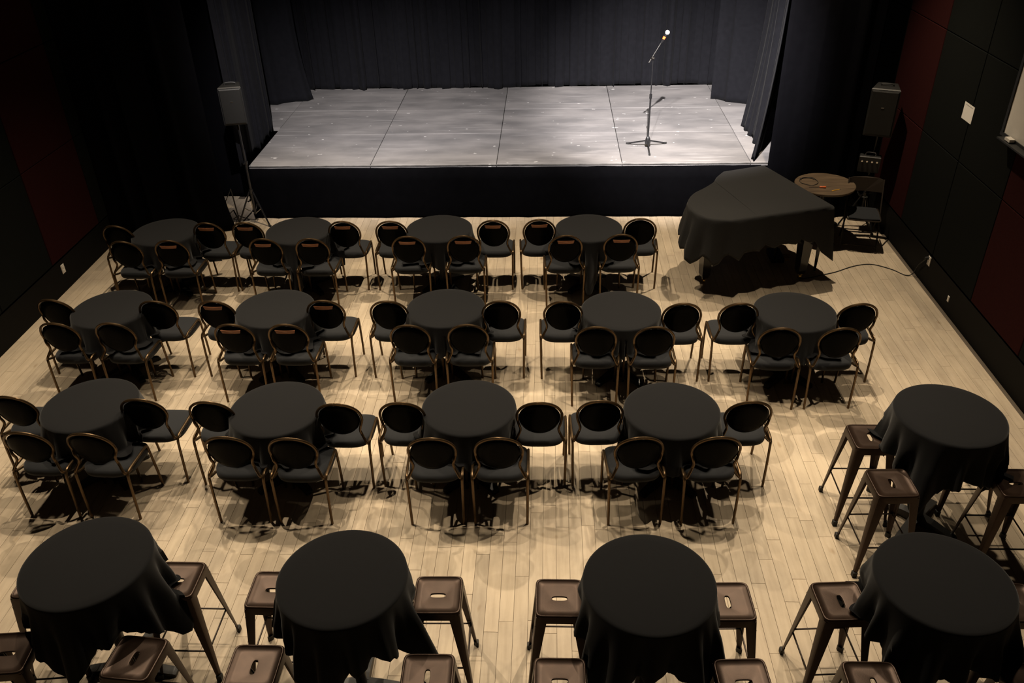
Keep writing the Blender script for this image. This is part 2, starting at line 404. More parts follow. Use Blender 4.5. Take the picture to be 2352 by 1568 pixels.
curtain('masking_curtain', 'tall black masking curtain left of the stage behind the leftmost far table', [(-6.0, 10.36), (-5.3, 10.52), (-4.72, 10.66), (-4.52, 10.72)], .006, 6.9, 'duvetyne', .035, .42, 25, flare=lambda u, z: (.10*max(0, 1-z/.8)**2*u, 0), group='masking curtains')
curtain('masking_curtain', 'tall black masking curtain right of the stage behind the piano', [(2.93, 10.99), (3.6, 11.02), (4.14, 11.05)], .006, 6.9, 'duvetyne', .03, .4, 26, group='masking curtains')
curtain('masking_curtain', 'added black curtain closing the gap left of the stage behind the loudspeaker', [(-5.95, 11.95), (-5.1, 11.95), (-4.38, 11.93)], .006, 6.9, 'duvetyne', .02, .4, 28, group='masking curtains')  # extra sheet, hides the lit deck behind so the gap stays black
curtain('stage_skirt', 'black cloth skirt hung across the front of the stage', [(-4.25, 11.15), (-2, 11.15), (0, 11.15), (2.9, 11.15)], .008, ZS-.028, 'skirt', .010, .55, 27, rows=6, flare=lambda u, z: (0, -.03*max(0, 1-z/.35)), cat='stage skirt')

# ------------------------------------------------------------------ banquet chair
ZSEAT = .485
def chair_proto():
    t = thing('banquet_chair', '', 'chair')
    # seat cushion: wide square front, rounder rear
    def outline(k, z):
        P = []
        for i in range(40):
            a = 2*PI*i/40; ca, sa = math.cos(a), math.sin(a)
            e = .36 if sa > 0 else .62
            x = (.222-k)*math.copysign(abs(ca)**e, ca); y = (.205-k)*math.copysign(abs(sa)**e, sa)
            x *= 1+.03*(y/.225)
            P.append((x, y+.030, z))
        return P
    b = MB().loops([outline(.02, .405), outline(.004, .412), outline(0, .435), outline(.004, .462), outline(.022, .477), outline(.07, .483), outline(.15, .486)])
    b.build('seat', M['seat'], t, angle=60)
    # round back pad, leaning
    def bk(x, z): return (x, -.168-.082*(z-.56)/.37+.025*(x/.18)**2)
    def ring(k, off):
        P = []
        for i in range(36):
            a = 2*PI*i/36; x = (.172-k)*math.cos(a); z = .735+(.176-k)*math.sin(a); xx, y = bk(x, z); P.append((xx, y+off, z))
        return P
    b = MB().loops([ring(.10, -.021), ring(.05, -.020), ring(.02, -.017), ring(.004, -.010), ring(0, 0), ring(.004, .012), ring(.03, .022), ring(.1, .026)])
    b.build('backrest', M['backpad'], t, angle=70)
    # hoop tube
    P = [(-.200, -.100, .452), (-.207, -.165, .468), (-.207, -.205, .492), (-.192, -.200, .525), (-.166, -.180, .575), (-.158, -.183, .615), (-.168, -.192, .66)]
    for i in range(13):
        a = PI*(1.06-1.12*i/12); z = .745+.184*math.sin(a); x = .186*math.cos(a)
        P.append((x, bk(x, z)[1]-.002, z))
    P += [(-p[0], p[1], p[2]) for p in P[6::-1]]
    MB().tube(cr_spline(P, 4), .0115, 8).build('back_frame', M['bronze'], t)
    for s in (-1, 1):
        rear = [(s*.212, -.212, 0), (s*.217, -.208, .25), (s*.219, -.2, .43)]
        MB().tube(cr_spline(rear, 3), .0115, 8).build('leg', M['bronze'], t)
        rail = [(s*.219, -.2, .43), (s*.221, -.19, .475), (s*.223, -.15, .497), (s*.225, 0, .497), (s*.225, .12, .495), (s*.225, .155, .478), (s*.225, .165, .44)]
        MB().tube(cr_spline(rail, 4), .0115, 8).build('side_rail', M['bronze'], t)
        MB().tube(cr_spline([(s*.225, .165, .44), (s*.222, .195, .2), (s*.218, .215, 0)], 3), .0115, 8).build('leg', M['bronze'], t)
    MB().tube([(-.2, -.09, .416), (.2, -.09, .416)], .009, 6).build('stretcher', M['bronze'], t)
    MB().tube([(-.2, .13, .416), (.2, .13, .416)], .009, 6).build('stretcher', M['bronze'], t)
    return t
chairA = chair_proto()
# the same chair with a flat copper-brown bar across the top of the back
gp = MB()
def bkp(x, z): return -.168-.082*(z-.56)/.37+.025*(x/.18)**2
L = []
for off in (-.017, -.0255):
    L.append([(x, bkp(x, z)+off, z) for x, z in ((-.085, .832), (-.04, .830), (0, .829), (.04, .830), (.085, .832), (.096, .868), (.04, .868), (0, .868), (-.04, .868), (-.096, .868))])
gp_mesh = gp.loops(L).mesh('back_bar', M['copper'], smooth=False)
usedA = [False]
def chair(loc, yaw, label, group, plate):
    if not usedA[0]:
        o = chairA; usedA[0] = True; o.location = loc; o.rotation_euler = (0, 0, yaw); o['label'] = label; o['group'] = group
    else:
        o = dup(chairA, loc, yaw, label, group)
    for c in list(o.children):
        if c.name.startswith('back_bar'): bpy.data.objects.remove(c)
    if plate:
        g = link('back_bar', gp_mesh, o); g['label'] = 'copper-brown bar across the top of the chair back'
    return o

# ------------------------------------------------------------------ tables and cloths
def table_proto(name, h, foot):
    t = thing(name, '', 'table')
    MB().lathe([(.34, h-.03), (.372, h-.028), (.378, h-.02), (.378, h-.008), (.372, h-.003), (.1, h-.003)], 40).build('tabletop', M['iron'], t)
    MB().lathe([(.036, .05), (.036, h-.05), (.16, h-.034), (.16, h-.03)], 16).build('pedestal', M['iron'], t)
    for k in range(4):
        a = PI/2*k+(PI/4 if foot == 'x' else 0); rot = Matrix.Rotation(a, 3, 'Z')
        b = MB()
        prof = [(.02, .085, .04, .01), (.12, .075, .036, .012), (.24, .05, .034, .012), (.30, .036, .032, .0), (.315, .026, .028, 0)]
        b.loops([[rot @ Vector((x, sy*wd, zt if up_ else zb)) for sy, up_ in ((-1, 0), (1, 0), (1, 1), (-1, 1))] for x, zt, wd, zb in prof])
        b.build('foot', M['iron'], t, smooth=False)
    return t
HL, HH = .757, 1.088
def seat_blocks(chairs, hw, hd, z):
    out = []
    for (x, y, a) in chairs: out.append((x, y, a, hw, hd, z))
    return out
def cloth(name, label, cx, cy, h, rot, blocks, seed, side=.73, group='black tablecloths'):
    r = random.Random(seed); R = .384; N = 168; STEP = .022
    ph = [r.random()*6.28 for _ in range(6)]; nf = r.choice((13, 14, 15, 16))
    def blocked(x, y, z):
        for bx, by, a, hw, hd, bz in blocks:
            dx, dy = x-bx, y-by; lx = dx*math.cos(a)+dy*math.sin(a); ly = -dx*math.sin(a)+dy*math.cos(a)
            if abs(lx) < hw and abs(ly) < hd and z < bz: return bz
        return None
    MAXN = 36; rays = []
    for i in range(N):
        th = 2*PI*i/N; q = th-rot
        Lg = side/max(abs(math.cos(q)), abs(math.sin(q))); Lg = min(Lg, side*1.36)
        drop = Lg-R
        corner = max(0, (Lg/side-1)/.36)
        fold = math.sin(nf*th+ph[0]+.8*math.sin(2*th+ph[1])+.5*math.sin(5*th+ph[2]))
        fold2 = math.sin(2*nf*th+ph[3])*.25
        pts = []; d = 0; x = R; z = h+.004
        hang = 0
        n = int(drop/STEP)
        for k in range(n+1):
            hang = k*STEP; f = min(1, hang/.25)
            slope = .07+.16*corner
            rad = R+.006+slope*hang+(fold+fold2)*(.012*f+.075*hang*f)
            rad = max(R+.004 if hang < .1 else R-.05, rad)
            pts.append((rad, h-.004-hang*.97))
        # march with obstacles: push in under the table edge where a seat stands, else lie on the seat
        res = []; ext = 0; lift = 0
        rin = None
        for rr_ in (.395, .38, .365, .35, .335):
            if blocked(cx+rr_*math.cos(th), cy+rr_*math.sin(th), .3) is None: rin = rr_; break
        for (rad, zz) in pts:
            rad += ext; zz += lift
            if rin is not None:
                ceil_ = max([b_[5] for b_ in blocks]) if blocks else 0
                f = min(1, max(0, (ceil_+.16-zz)/.14))
                if f > 0:
                    k_ = rad
                    while k_ > rin and blocked(cx+k_*math.cos(th), cy+k_*math.sin(th), .3) is not None: k_ -= .006
                    rad = rad*(1-f)+min(rad, k_)*f
            else:
                for _ in range(3):
                    X, Y = cx+rad*math.cos(th), cy+rad*math.sin(th)
                    bz = blocked(X, Y, zz)
                    if bz is not None and zz < bz:
                        e = bz-zz; g_ = max(0, min(e*.30, .50-rad)); lift += e; ext += g_; zz = bz; rad += g_
                    else: break
            zz = max(zz, .008+.004*(1+fold))
            res.append((rad, zz))
        # resample to MAXN
        out = []
        for k in range(MAXN+1):
            s = k/MAXN*(len(res)-1); j = min(int(s), len(res)-2); f = s-j
            out.append((res[j][0]*(1-f)+res[j+1][0]*f, res[j][1]*(1-f)+res[j+1][1]*f))
        rays.append(out)
    L = []
    for rr in (.06, .2, .32, .372): L.append([(rr*math.cos(2*PI*i/N), rr*math.sin(2*PI*i/N), h+.004+.0012*math.sin(3*2*PI*i/N+ph[4])*rr/.37) for i in range(N)])
    L.append([(.381*math.cos(2*PI*i/N), .381*math.sin(2*PI*i/N), h+.002) for i in range(N)])
    for k in range(MAXN+1):
        L.append([(rays[i][k][0]*math.cos(2*PI*i/N), rays[i][k][0]*math.sin(2*PI*i/N), rays[i][k][1]) for i in range(N)])
    b = MB().loops(L, True, False)
    o = b.build(name, M['cloth'], angle=75); o.location = (cx, cy, 0)
    so = o.modifiers.new('thickness', 'SOLIDIFY'); so.thickness = .003; so.offset = 1
    return tag(o, label, 'tablecloth', group)

T = {'T11': (-4.594, 9.048), 'T12': (-2.981, 9.073), 'T13': (-1.308, 9.111), 'T14': (.462, 9.11),
     'T21': (-4.438, 7.227), 'T22': (-2.76, 7.236), 'T23': (-1.034, 7.243), 'T24': (.704, 7.196), 'T25': (2.386, 7.169),
     'T31': (-3.902, 5.614), 'T32': (-2.281, 5.573), 'T33': (-.669, 5.605), 'T34': (1.007, 5.582)}
ROWS = {'1': 'row nearest stage', '2': 'middle row', '3': 'third row from stage'}
COLN = {'11': 'leftmost', '12': 'second', '13': 'third', '14': 'rightmost', '21': 'leftmost', '22': 'second', '23': 'third', '24': 'fourth', '25': 'rightmost',
        '31': 'leftmost', '32': 'second', '33': 'third', '34': 'rightmost'}
# back-top position of each chair relative to its table, and yaw in degrees
CH = {'T11': [(-.51, -.20, -3), (-.24, -.62, -2), (.29, -.60, 1), (.56, -.13, -2)], 'T12': [(-.59, -.15, -2), (-.25, -.59, -1), (.29, -.59, 0), (.56, -.13, 0)],
      'T13': [(-.55, -.17, 0), (-.29, -.58, 1), (.34, -.57, 1), (.65, -.16, 0)], 'T14': [(-.58, -.14, 2), (-.28, -.57, 3), (.34, -.55, 1), (.59, -.13, -2)],
      'T21': [(-.54, -.12, -4), (-.28, -.57, -2), (.27, -.57, -1), (.52, -.15, -1)], 'T22': [(-.56, -.16, -2), (-.24, -.60, -1), (.28, -.60, 0), (.54, -.15, 0)],
      'T23': [(-.55, -.17, 0), (-.28, -.62, -2), (.27, -.61, 1), (.56, -.17, 0)], 'T24': [(-.57, -.13, 0), (-.27, -.60, -1), (.27, -.60, 1), (.58, -.17, 1)],
      'T25': [(-.56, -.14, 0), (-.27, -.59, -4), (.28, -.59, 2), (.57, -.15, 1)],
      'T31': [(-.62, -.13, -2), (-.25, -.60, -1.5), (.27, -.61, -2), (.51, -.16, 0)], 'T32': [(-.52, -.15, -1), (-.23, -.60, 0), (.28, -.61, 0), (.55, -.17, 0)],
      'T33': [(-.54, -.18, 0), (-.24, -.63, 2), (.28, -.62, 1), (.59, -.17, 1)], 'T34': [(-.59, -.12, 2), (-.31, -.58, 4), (.28, -.57, 3), (.61, -.12, 2)]}
PLATE = {('T11', 2), ('T11', 3)} | {('T12', i) for i in range(4)} | {('T13', i) for i in range(4)} | {('T14', i) for i in range(3)} | {('T22', i) for i in range(4)}
SEATN = ['left of', 'front left of', 'front right of', 'right of']
tabA = table_proto('cafe_table', HL, 'x'); firstT = True
CLROT = {'T14': PI/4, 'T34': .1, 'T12': PI/4+.1}
for n, (cx, cy) in T.items():
    rown, col = ROWS[n[1]], COLN[n[1:]]
    lab = 'round pedestal table under black cloth, %s in the %s' % (col, rown)
    if firstT: tabA.location = (cx, cy, 0); tabA['label'] = lab; tabA['group'] = 'low round tables'; firstT = False
    else: dup(tabA, (cx, cy, 0), 0, lab, 'low round tables')
    blocks = []
    for i, (dx, dy, a) in enumerate(CH[n]):
        a = math.radians(a); px, py = cx+dx, cy+dy
        ox, oy = px-(0*math.cos(a)+.248*math.sin(a)), py+.248*math.cos(a)
        pl = (n, i) in PLATE
        lab = 'black round-backed chair%s, %s the %s table, %s' % (' with copper bar' if pl else '', SEATN[i], col, rown)
        chair((ox, oy, 0), a, lab, 'banquet chairs at the low tables', pl)
        blocks.append((ox-.03*math.sin(a), oy+.03*math.cos(a), a, .24, .22, .512))
    cloth('tablecloth', 'black cloth draped over the %s low round table, %s' % (col, rown), cx, cy, HL, CLROT.get(n, rnd.uniform(-.08, .08)), blocks, hash(n[1:]) % 997 if False else int(n[1:])*7)

# ------------------------------------------------------------------ bar stools
HST = .757
def stool_proto():
    t = thing('bar_stool', '', 'stool')
    N = 64
    def rsq(h, rad, z):
        P = []
        for i in range(N):
            a = 2*PI*(i+.5)/N; ca, sa = math.cos(a), math.sin(a)
            e = 2/9.
            x = h*math.copysign(abs(ca)**e, ca); y = h*math.copysign(abs(sa)**e, sa)
            # clamp to rounded corner
            cx, cy = h-rad, h-rad
            if abs(x) > cx and abs(y) > cy:
                dx, dy = abs(x)-cx, abs(y)-cy; l = math.hypot(dx, dy)
                if l > rad: x = math.copysign(cx+dx*rad/l, x); y = math.copysign(cy+dy*rad/l, y)
            P.append((x, y, z))
        return P
    def slot(k, z):
        P = []
        for i in range(N):
            a = 2*PI*(i+.5)/N; ca, sa = math.cos(a), math.sin(a)
            x = (.047+k)*math.copysign(abs(ca)**.7, ca); y = (.0155+k)*math.copysign(abs(sa)**.55, sa)
            P.append((x, y, z))
        return P
    b = MB().loops([rsq(.153, .035, .69), rsq(.153, .035, .745), rsq(.1515, .034, .752), rsq(.148, .033, .7565), rsq(.143, .031, .757), rsq(.139, .030, .754), rsq(.136, .029, .7505), rsq(.10, .03, .749),
                    slot(.012, .748), slot(.002, .7465), slot(0, .742), slot(0, .736), slot(.003, .736), slot(.02, .742), rsq(.10, .03, .744), rsq(.148, .033, .744), rsq(.150, .034, .69), rsq(.153, .035, .69)], False, False)
    b.build('seat', M['stool'], t, angle=50)
    for sx in (-1, 1):
        for sy in (-1, 1):
            b = MB(); L = []
            for k in range(7):
                f = k/6; c = .150+.060*f; wd = .074*(1-f)+.024*f; z = .735*(1-f)+.02*f; th = .004
                # folded angle section, outer corner rounded
                P = [(c, c-wd), (c, c-.016), (c-.016*.3, c-.016*.3), (c-.016, c), (c-wd, c), (c-wd, c-th), (c-.016, c-th), (c-.008, c-.008), (c-th, c-.016), (c-th, c-wd)]
                L.append([(sx*x, sy*y, z) for x, y in P])
            b.loops(L); leg = b.build('leg', M['stool'], t, angle=30)
            fb = MB(); L = []
            for z, c in ((0, .213), (.03, .2135), (.045, .212)):
                L.append([(sx*x, sy*y, z) for x, y in ((c+.004, c-.03), (c+.004, c+.004), (c-.03, c+.004), (c-.03, c-.012), (c-.012, c-.03))])
            fb.loops(L); fb.build('rubber_foot', M['rubber'], leg, smooth=False)
    q = .150+.060*(.735-.26)/.715-.014
    for k in range(4):
        rot = Matrix.Rotation(PI/2*k, 3, 'Z')
        MB().tube([rot @ Vector((-q, q, .26+(.012 if k % 2 else 0))), rot @ Vector((q, q, .26+(.012 if k % 2 else 0)))], .0065, 6).build('footrest', M['stoolrod'], t)
    for k in range(2):
        a = PI/4+PI/2*k; d = Vector((math.cos(a), math.sin(a), 0))*.215
        MB().tube([Vector((0, 0, .66-.012*k))-d, Vector((0, 0, .66-.012*k))+d], .006, 6).build('cross_brace', M['stoolrod'], t)
    return t
stoolA = stool_proto(); usedS = [False]
def stool(x, y, a, label):
    if not usedS[0]:
        usedS[0] = True; stoolA.location = (x, y, 0); stoolA.rotation_euler = (0, 0, a); stoolA['label'] = label; stoolA['group'] = 'brown metal bar stools'; return stoolA
    return dup(stoolA, (x, y, 0), a, label, 'brown metal bar stools')
H = {'H1': (-2.858, 3.56), 'H2': (-1.241, 3.465), 'H3': (.591, 3.456), 'H4': (2.313, 3.503), 'H5': (2.973, 5.103)}
HN = {'H1': 'leftmost tall table', 'H2': 'second tall table from left', 'H3': 'third tall table from left', 'H4': 'bottom right corner tall table', 'H5': 'tall table nearest the right wall'}
V = PI/2
ST = {'H1': [(-3.32, 3.70, 0, 'far left of'), (-2.435, 3.725, 0, 'far right of'), (-3.252, 3.14, .1, 'near left of'), (-2.463, 3.123, V-.08, 'near right of')],
      'H2': [(-1.775, 3.653, 0, 'far left of'), (-.705, 3.631, .02, 'far right of'), (-1.728, 3.079, V, 'near left of'), (-.701, 3.037, V+.02, 'near right of')],
      'H3': [(.067, 3.621, 0, 'far left of'), (1.118, 3.614, V+.03, 'far right of'), (.064, 3.026, 0, 'near left of'), (1.108, 3.043, .05, 'near right of')],
      'H4': [(1.818, 3.631, V+.06, 'far left of'), (2.86, 3.64, 0, 'far right of'), (1.837, 3.04, V, 'near left of'), (2.72, 3.05, 0, 'near right of')],
      'H5': [(2.508, 5.254, V, 'far left of'), (3.37, 5.38, 0, 'hidden behind'), (2.496, 4.722, V+.03, 'near left of'), (3.383, 4.734, 0, 'near right of')]}
tabH = table_proto('bar_table', HH, '+'); firstT = True
HROT = {'H1': PI/4-.1, 'H2': PI/4-.2, 'H3': .1, 'H4': .2, 'H5': .15}
for n, (cx, cy) in H.items():
    lab = 'tall round bar table under a black cloth, the %s' % HN[n]
    if firstT: tabH.location = (cx, cy, 0); tabH['label'] = lab; tabH['group'] = 'tall bar tables'; firstT = False
    else: dup(tabH, (cx, cy, 0), PI/4 if n == 'H5' else 0, lab, 'tall bar tables')
    blocks = []
    for x, y, a, w_ in ST[n]:
        stool(x, y, a, 'brown metal bar stool, %s the %s' % (w_, HN[n]))
        blocks.append((x, y, a, .165, .165, .772))
    cloth('tablecloth', 'black cloth hanging in folds over the %s' % HN[n], cx, cy, HH, HROT[n], blocks, int(n[1])*31+5, group='black cloths on the tall tables')

# ------------------------------------------------------------------ grand piano under a cover
ZP = .985
PO = [(3.28, 9.19), (2.82, 9.035), (2.36, 8.885), (2.04, 8.80), (1.80, 8.85), (1.665, 9.03), (1.63, 9.28), (1.72, 9.56), (1.90, 9.77), (2.04, 9.96), (2.11, 10.13), (2.21, 10.29), (2.42, 10.40), (2.76, 10.50)]
def piano_outline(n=5):
    pts = cr_spline([(x, y, 0) for x, y in PO[3:12]], n)
    a = [Vector((PO[0][0], PO[0][1], 0))]
    for k in range(1, 14): a.append(Vector((PO[0][0], PO[0][1], 0)).lerp(Vector((PO[3][0], PO[3][1], 0)), k/14))
    a += pts
    e0, e1 = Vector((PO[11][0], PO[11][1], 0)), Vector((PO[13][0], PO[13][1], 0))
    for k in range(1, 8): a.append(e0.lerp(e1, k/8))
    s0, s1 = e1, Vector((PO[0][0], PO[0][1], 0))
    for k in range(0, 14): a.append(s0.lerp(s1, k/14))
    return a
PO_ = piano_outline(); NP = len(PO_)
cen = Vector((0, 0, 0))
for p in PO_: cen += p/NP
def poff(p, d):  # offset along outward direction from neighbours
    i = PO_.index(p); t = (PO_[(i+1) % NP]-PO_[i-1]).normalized(); n = Vector((t.y, -t.x, 0))
    if (p-cen).dot(n) < 0 and False: n = -n
    return n*d
area = sum(PO_[i].x*PO_[(i+1) % NP].y-PO_[(i+1) % NP].x*PO_[i].y for i in range(NP))
sg = 1 if area > 0 else -1
def offset(d): return [p+poff(p, d*sg) for p in PO_]
piano = thing('grand_piano', 'black baby grand piano under a black cover beside the stage', 'piano', (2.4, 9.6, 0))
inv = Vector((2.4, 9.6, 0))
def loc(l, z): return [(p.x-inv.x, p.y-inv.y, z) for p in l]
inn = offset(-.045)
MB().loops([loc(inn, .66), loc(inn, .95)]).build('case', M['lacquer'], piano, smooth=False)
inn2 = offset(-.035)
MB().loops([loc(inn2, .952), loc(inn2, .972)]).build('lid', M['lacquer'], piano, smooth=False)
for lx, ly, tp in ((3.06, 9.27, 1), (2.78, 10.2, 1), (1.88, 9.16, 1)):
    b = MB(); rot = Matrix.Rotation(math.radians(18), 3, 'Z')
    b.loops([[rot @ Vector((sx*k, sy*k, z))+Vector((lx-inv.x, ly-inv.y, 0)) for sx, sy in ((-1,-1),(1,-1),(1,1),(-1,1))] for k, z in ((.035, .07), (.05, .12), (.065, .5), (.075, .58), (.075, .66))])
    lg = b.build('leg', M['lacquer'], piano, smooth=False)
    cb = MB(); cb.tube([(lx-inv.x-.014, ly-inv.y, .036), (lx-inv.x+.014, ly-inv.y, .036)], .036, 14); cb.box((lx-inv.x, ly-inv.y, .062), (.05, .05, .02)); cb.build('caster', M['brass'], lg, smooth=False)
b = MB(); 
for s in (-.09, .09): b.tube([(2.86-inv.x+s*.35, 9.72-inv.y+s, .68), (2.86-inv.x+s*.35, 9.72-inv.y+s, .10)], .014, 8)
b.box((2.86-inv.x, 9.72-inv.y, .085), (.16, .30, .06)); ly_ = b.build('pedal_lyre', M['lacquer'], piano, smooth=False)
for s in (-.07, 0, .07): MB().box((2.98-inv.x+s*.3, 9.72-inv.y+s, .06), (.12, .028, .012)).build('pedal', M['brass'], ly_, smooth=False)
# cover
prn = random.Random(5)
L = []
for d, z in ((-.5, ZP+.004),):
    L.append([((p.x*.25+cen.x*.75)-inv.x, (p.y*.25+cen.y*.75)-inv.y, ZP+.004) for p in PO_])
L.append([((p.x*.7+cen.x*.3)-inv.x, (p.y*.7+cen.y*.3)-inv.y, ZP+.003) for p in PO_])
L.append(loc(offset(-.02), ZP+.002)); L.append(loc(offset(-.004), ZP-.002)); L.append(loc(offset(.008), ZP-.016))
per = [0.]
for i in range(1, NP): per.append(per[-1]+(PO_[i]-PO_[i-1]).length)
corner = PO_[0]; corner2 = Vector((2.76, 10.5, 0))
for k in range(1, 13):
    h = k/12; row = []
    for i, p in enumerate(PO_):
        wv = math.sin(per[i]*2*PI/.23+.6*math.sin(per[i]*3))+.4*math.sin(per[i]*2*PI/.53+1)
        cn = math.exp(-((p-corner).length/.13)**2)+math.exp(-((p-corner2).length/.13)**2)
        tail = math.exp(-((p-Vector((1.8, 8.9, 0))).length/.4)**2)
        drop = (.36+.05*math.sin(per[i]*2*PI/.23+.8)*(.4+tail)+.30*cn+.12*tail)*h
        kb = 1 if i > NP-14 or i == 0 else 0
        off = .010+(.045+.05*tail+.11*kb*(1-cn*.4))*h+.034*wv*min(1, h*1.4)*(.6+.9*tail)-.02*cn*h
        n = poff(p, off*sg); row.append((p.x+n.x-inv.x, p.y+n.y-inv.y, ZP-.016-drop))
    L.append(row)
pc = MB().loops(L, True, False).build('piano_cover', M['cover'], angle=75); pc.location = inv
so = pc.modifiers.new('thickness', 'SOLIDIFY'); so.thickness = .004; so.offset = 1
tag(pc, 'black cloth cover draped over the grand piano beside the stage', 'cover')
sm = MB().tube([(2.05-inv.x, 9.93-inv.y, ZP+.004), (2.18-inv.x, 9.50-inv.y, ZP+.007), (2.30-inv.x, 9.10-inv.y, ZP+.004), (2.345-inv.x, 8.95-inv.y, ZP+.001)], .007, 6); sm.build('seam', M['cover'], pc)
b = MB(); b.loops([[(3.30-inv.x+a*k, 9.47-inv.y+c*k, z) for a, c in ((-1,-1),(1,-1),(1,1),(-1,1))] for k, z in ((.011, 0), (.024, .55), (.024, .66))])
b.build('keybed_leg', M['lacquer'], piano, smooth=False)
MB().loops([[(x-inv.x, y-inv.y, z) for x, y in ((3.23, 9.24), (3.40, 9.30), (2.92, 10.52), (2.74, 10.46))] for z in (.60, .655, .72)]).build('keybed', M['lacquer'], piano, smooth=False)

# ------------------------------------------------------------------ bare wood table, its tools, folding chair
wt = thing('wooden_table', 'round bare brown woodgrain table behind the piano', 'table', (3.56, 10.43, 0))
MB().lathe([(.34, HL-.03), (.376, HL-.028), (.381, HL-.02), (.381, HL-.006), (.376, HL), (.1, HL)], 40).build('tabletop', M['wood'], wt)
MB().lathe([(.036, .05), (.036, HL-.05), (.16, HL-.034), (.16, HL-.03)], 16).build('pedestal', M['iron'], wt)
for k in range(4):
    rot = Matrix.Rotation(PI/2*k+.5, 3, 'Z'); b = MB()
    b.loops([[rot @ Vector((x, sy*wd, zt if u_ else zb)) for sy, u_ in ((-1, 0), (1, 0), (1, 1), (-1, 1))] for x, zt, wd, zb in [(.02, .085, .04, .01), (.24, .05, .034, .012), (.315, .026, .028, 0)]])
    b.build('foot', M['iron'], wt, smooth=False)
sd = thing('screwdriver', 'screwdriver with an orange handle lying on the bare wood table', 'screwdriver', (3.42, 10.29, HL+.013))
MB().tube([(-.1, .012, -.006), (.03, 0, -.004)], .003, 6).build('shaft', M['chrome'], sd)
MB().tube([(.03, 0, 0), (.04, 0, 0), (.07, -.004, 0), (.10, -.008, 0), (.108, -.009, 0)], [.007, .012, .010, .013, .008], 8).build('handle', M['orange'], sd)
pn = thing('pencil', 'yellow pencil lying on the bare wood table', 'pencil', (3.63, 10.205, HL+.0045))
MB().tube([(-.055, -.026, 0), (.055, .026, 0)], .0045, 6).build('barrel', M['yellow'], pn, smooth=False)
MB().tube([(.055, .026, 0), (.072, .034, 0)], [.0045, .0008], 6).build('tip', M['wood'], pn, smooth=False)
P = []
for i in range(40):
    a = i/39*2*PI*1.35; P.append((3.36+.11*math.cos(a+.6)+.02*i/39, 10.50+.13*math.sin(a+.6), HL+.005+.004*math.sin(i*.9)+(.006 if i > 29 else 0)))
tag(MB().tube(P, .004, 6).build('coiled_cable', M['cable']), 'thin black cable looped on the bare wood table', 'cable')

fc = thing('folding_chair', 'brown metal folding chair with dark seat between the wood table and right wall', 'chair', (4.03, 10.20, 0), math.radians(-12))
# faces the camera (-y)
MB().loops([[(x*(1-k), y*(1-k), z) for x, y in ((-.19,-.19),(.0,-.205),(.19,-.19),(.195,0),(.18,.18),(0,.19),(-.18,.18),(-.195,0))] for k, z in ((.03, .425), (0, .432), (0, .45), (.06, .458))]).build('seat', M['seat'], fc, smooth=False)
MB().tube(cr_spline([(-.2, .2, .43), (-.205, 0, .43), (-.2, -.17, .43), (-.17, -.205, .43), (0, -.21, .43), (.17, -.205, .43), (.2, -.17, .43), (.205, 0, .43), (.2, .2, .43)], 3), .009, 6).build('seat_frame', M['fold'], fc)
for s in (-1, 1):
    MB().tube([(s*.212, -.235, 0), (s*.212, .02, .43), (s*.212, .245, .82)], .010, 6).build('leg', M['fold'], fc)
    MB().tube([(s*.19, .24, 0), (s*.19, .02, .40)], .010, 6).build('leg', M['fold'], fc)
MB().tube([(-.212, -.19, .08), (.212, -.19, .08)], .007, 6).build('rung', M['fold'], fc)
MB().tube([(-.212, -.09, .25), (.212, -.09, .25)], .007, 6).build('rung', M['fold'], fc)
MB().tube([(-.19, .2, .09), (.19, .2, .09)], .007, 6).build('rung', M['fold'], fc)
MB().loops([[(x, .20+.045*k+.03*(1-(x/.21)**2)+o_, .66+.17*k) for x, k in ((-.212, 0), (0, 0), (.212, 0), (.212, .9), (.15, 1), (0, 1.03), (-.15, 1), (-.212, .9))] for o_ in (0, .012)]).build('backrest', M['fold'], fc, smooth=False)

# ------------------------------------------------------------------ loudspeakers on stands
def speaker(label, loc_, rz, w_, d_, h_):
    t = thing('loudspeaker', label, 'loudspeaker', loc_, rz, 'stage loudspeakers')
    def ring(k, z): return [(sx*(w_/2*(1 if sy < 0 else .72)-k), sy*(d_/2-k), z) for sx, sy in ((-1,-1),(1,-1),(1,1),(-1,1))]
    MB().loops([ring(.012, 0), ring(0, .012), ring(0, h_-.012), ring(.012, h_)]).build('cabinet', M['cab'], t, smooth=False)
    b = MB(); gw, gh = w_/2-.012, h_/2-.02
    b.loops([[(x*(1-k), -d_/2-o, h_/2+z*(1-k)) for x, z in ((-gw,-gh),(gw,-gh),(gw,gh),(-gw,gh))] for k, o in ((0, -.004), (0, .008), (.06, .016))]); b.build('grille', M['grille'], t, smooth=False)
    b = MB().tube(cr_spline([(-.07, 0, h_), (-.065, 0, h_+.022), (0, 0, h_+.03), (.065, 0, h_+.022), (.07, 0, h_)], 4), .009, 6); b.build('handle', M['cab'], t)
    b = MB().box((-.02*0+.0, -d_/2-.0175, h_*.62), (.035, .004, .012)); b.build('badge', M['chrome'], t, smooth=False)
    return t
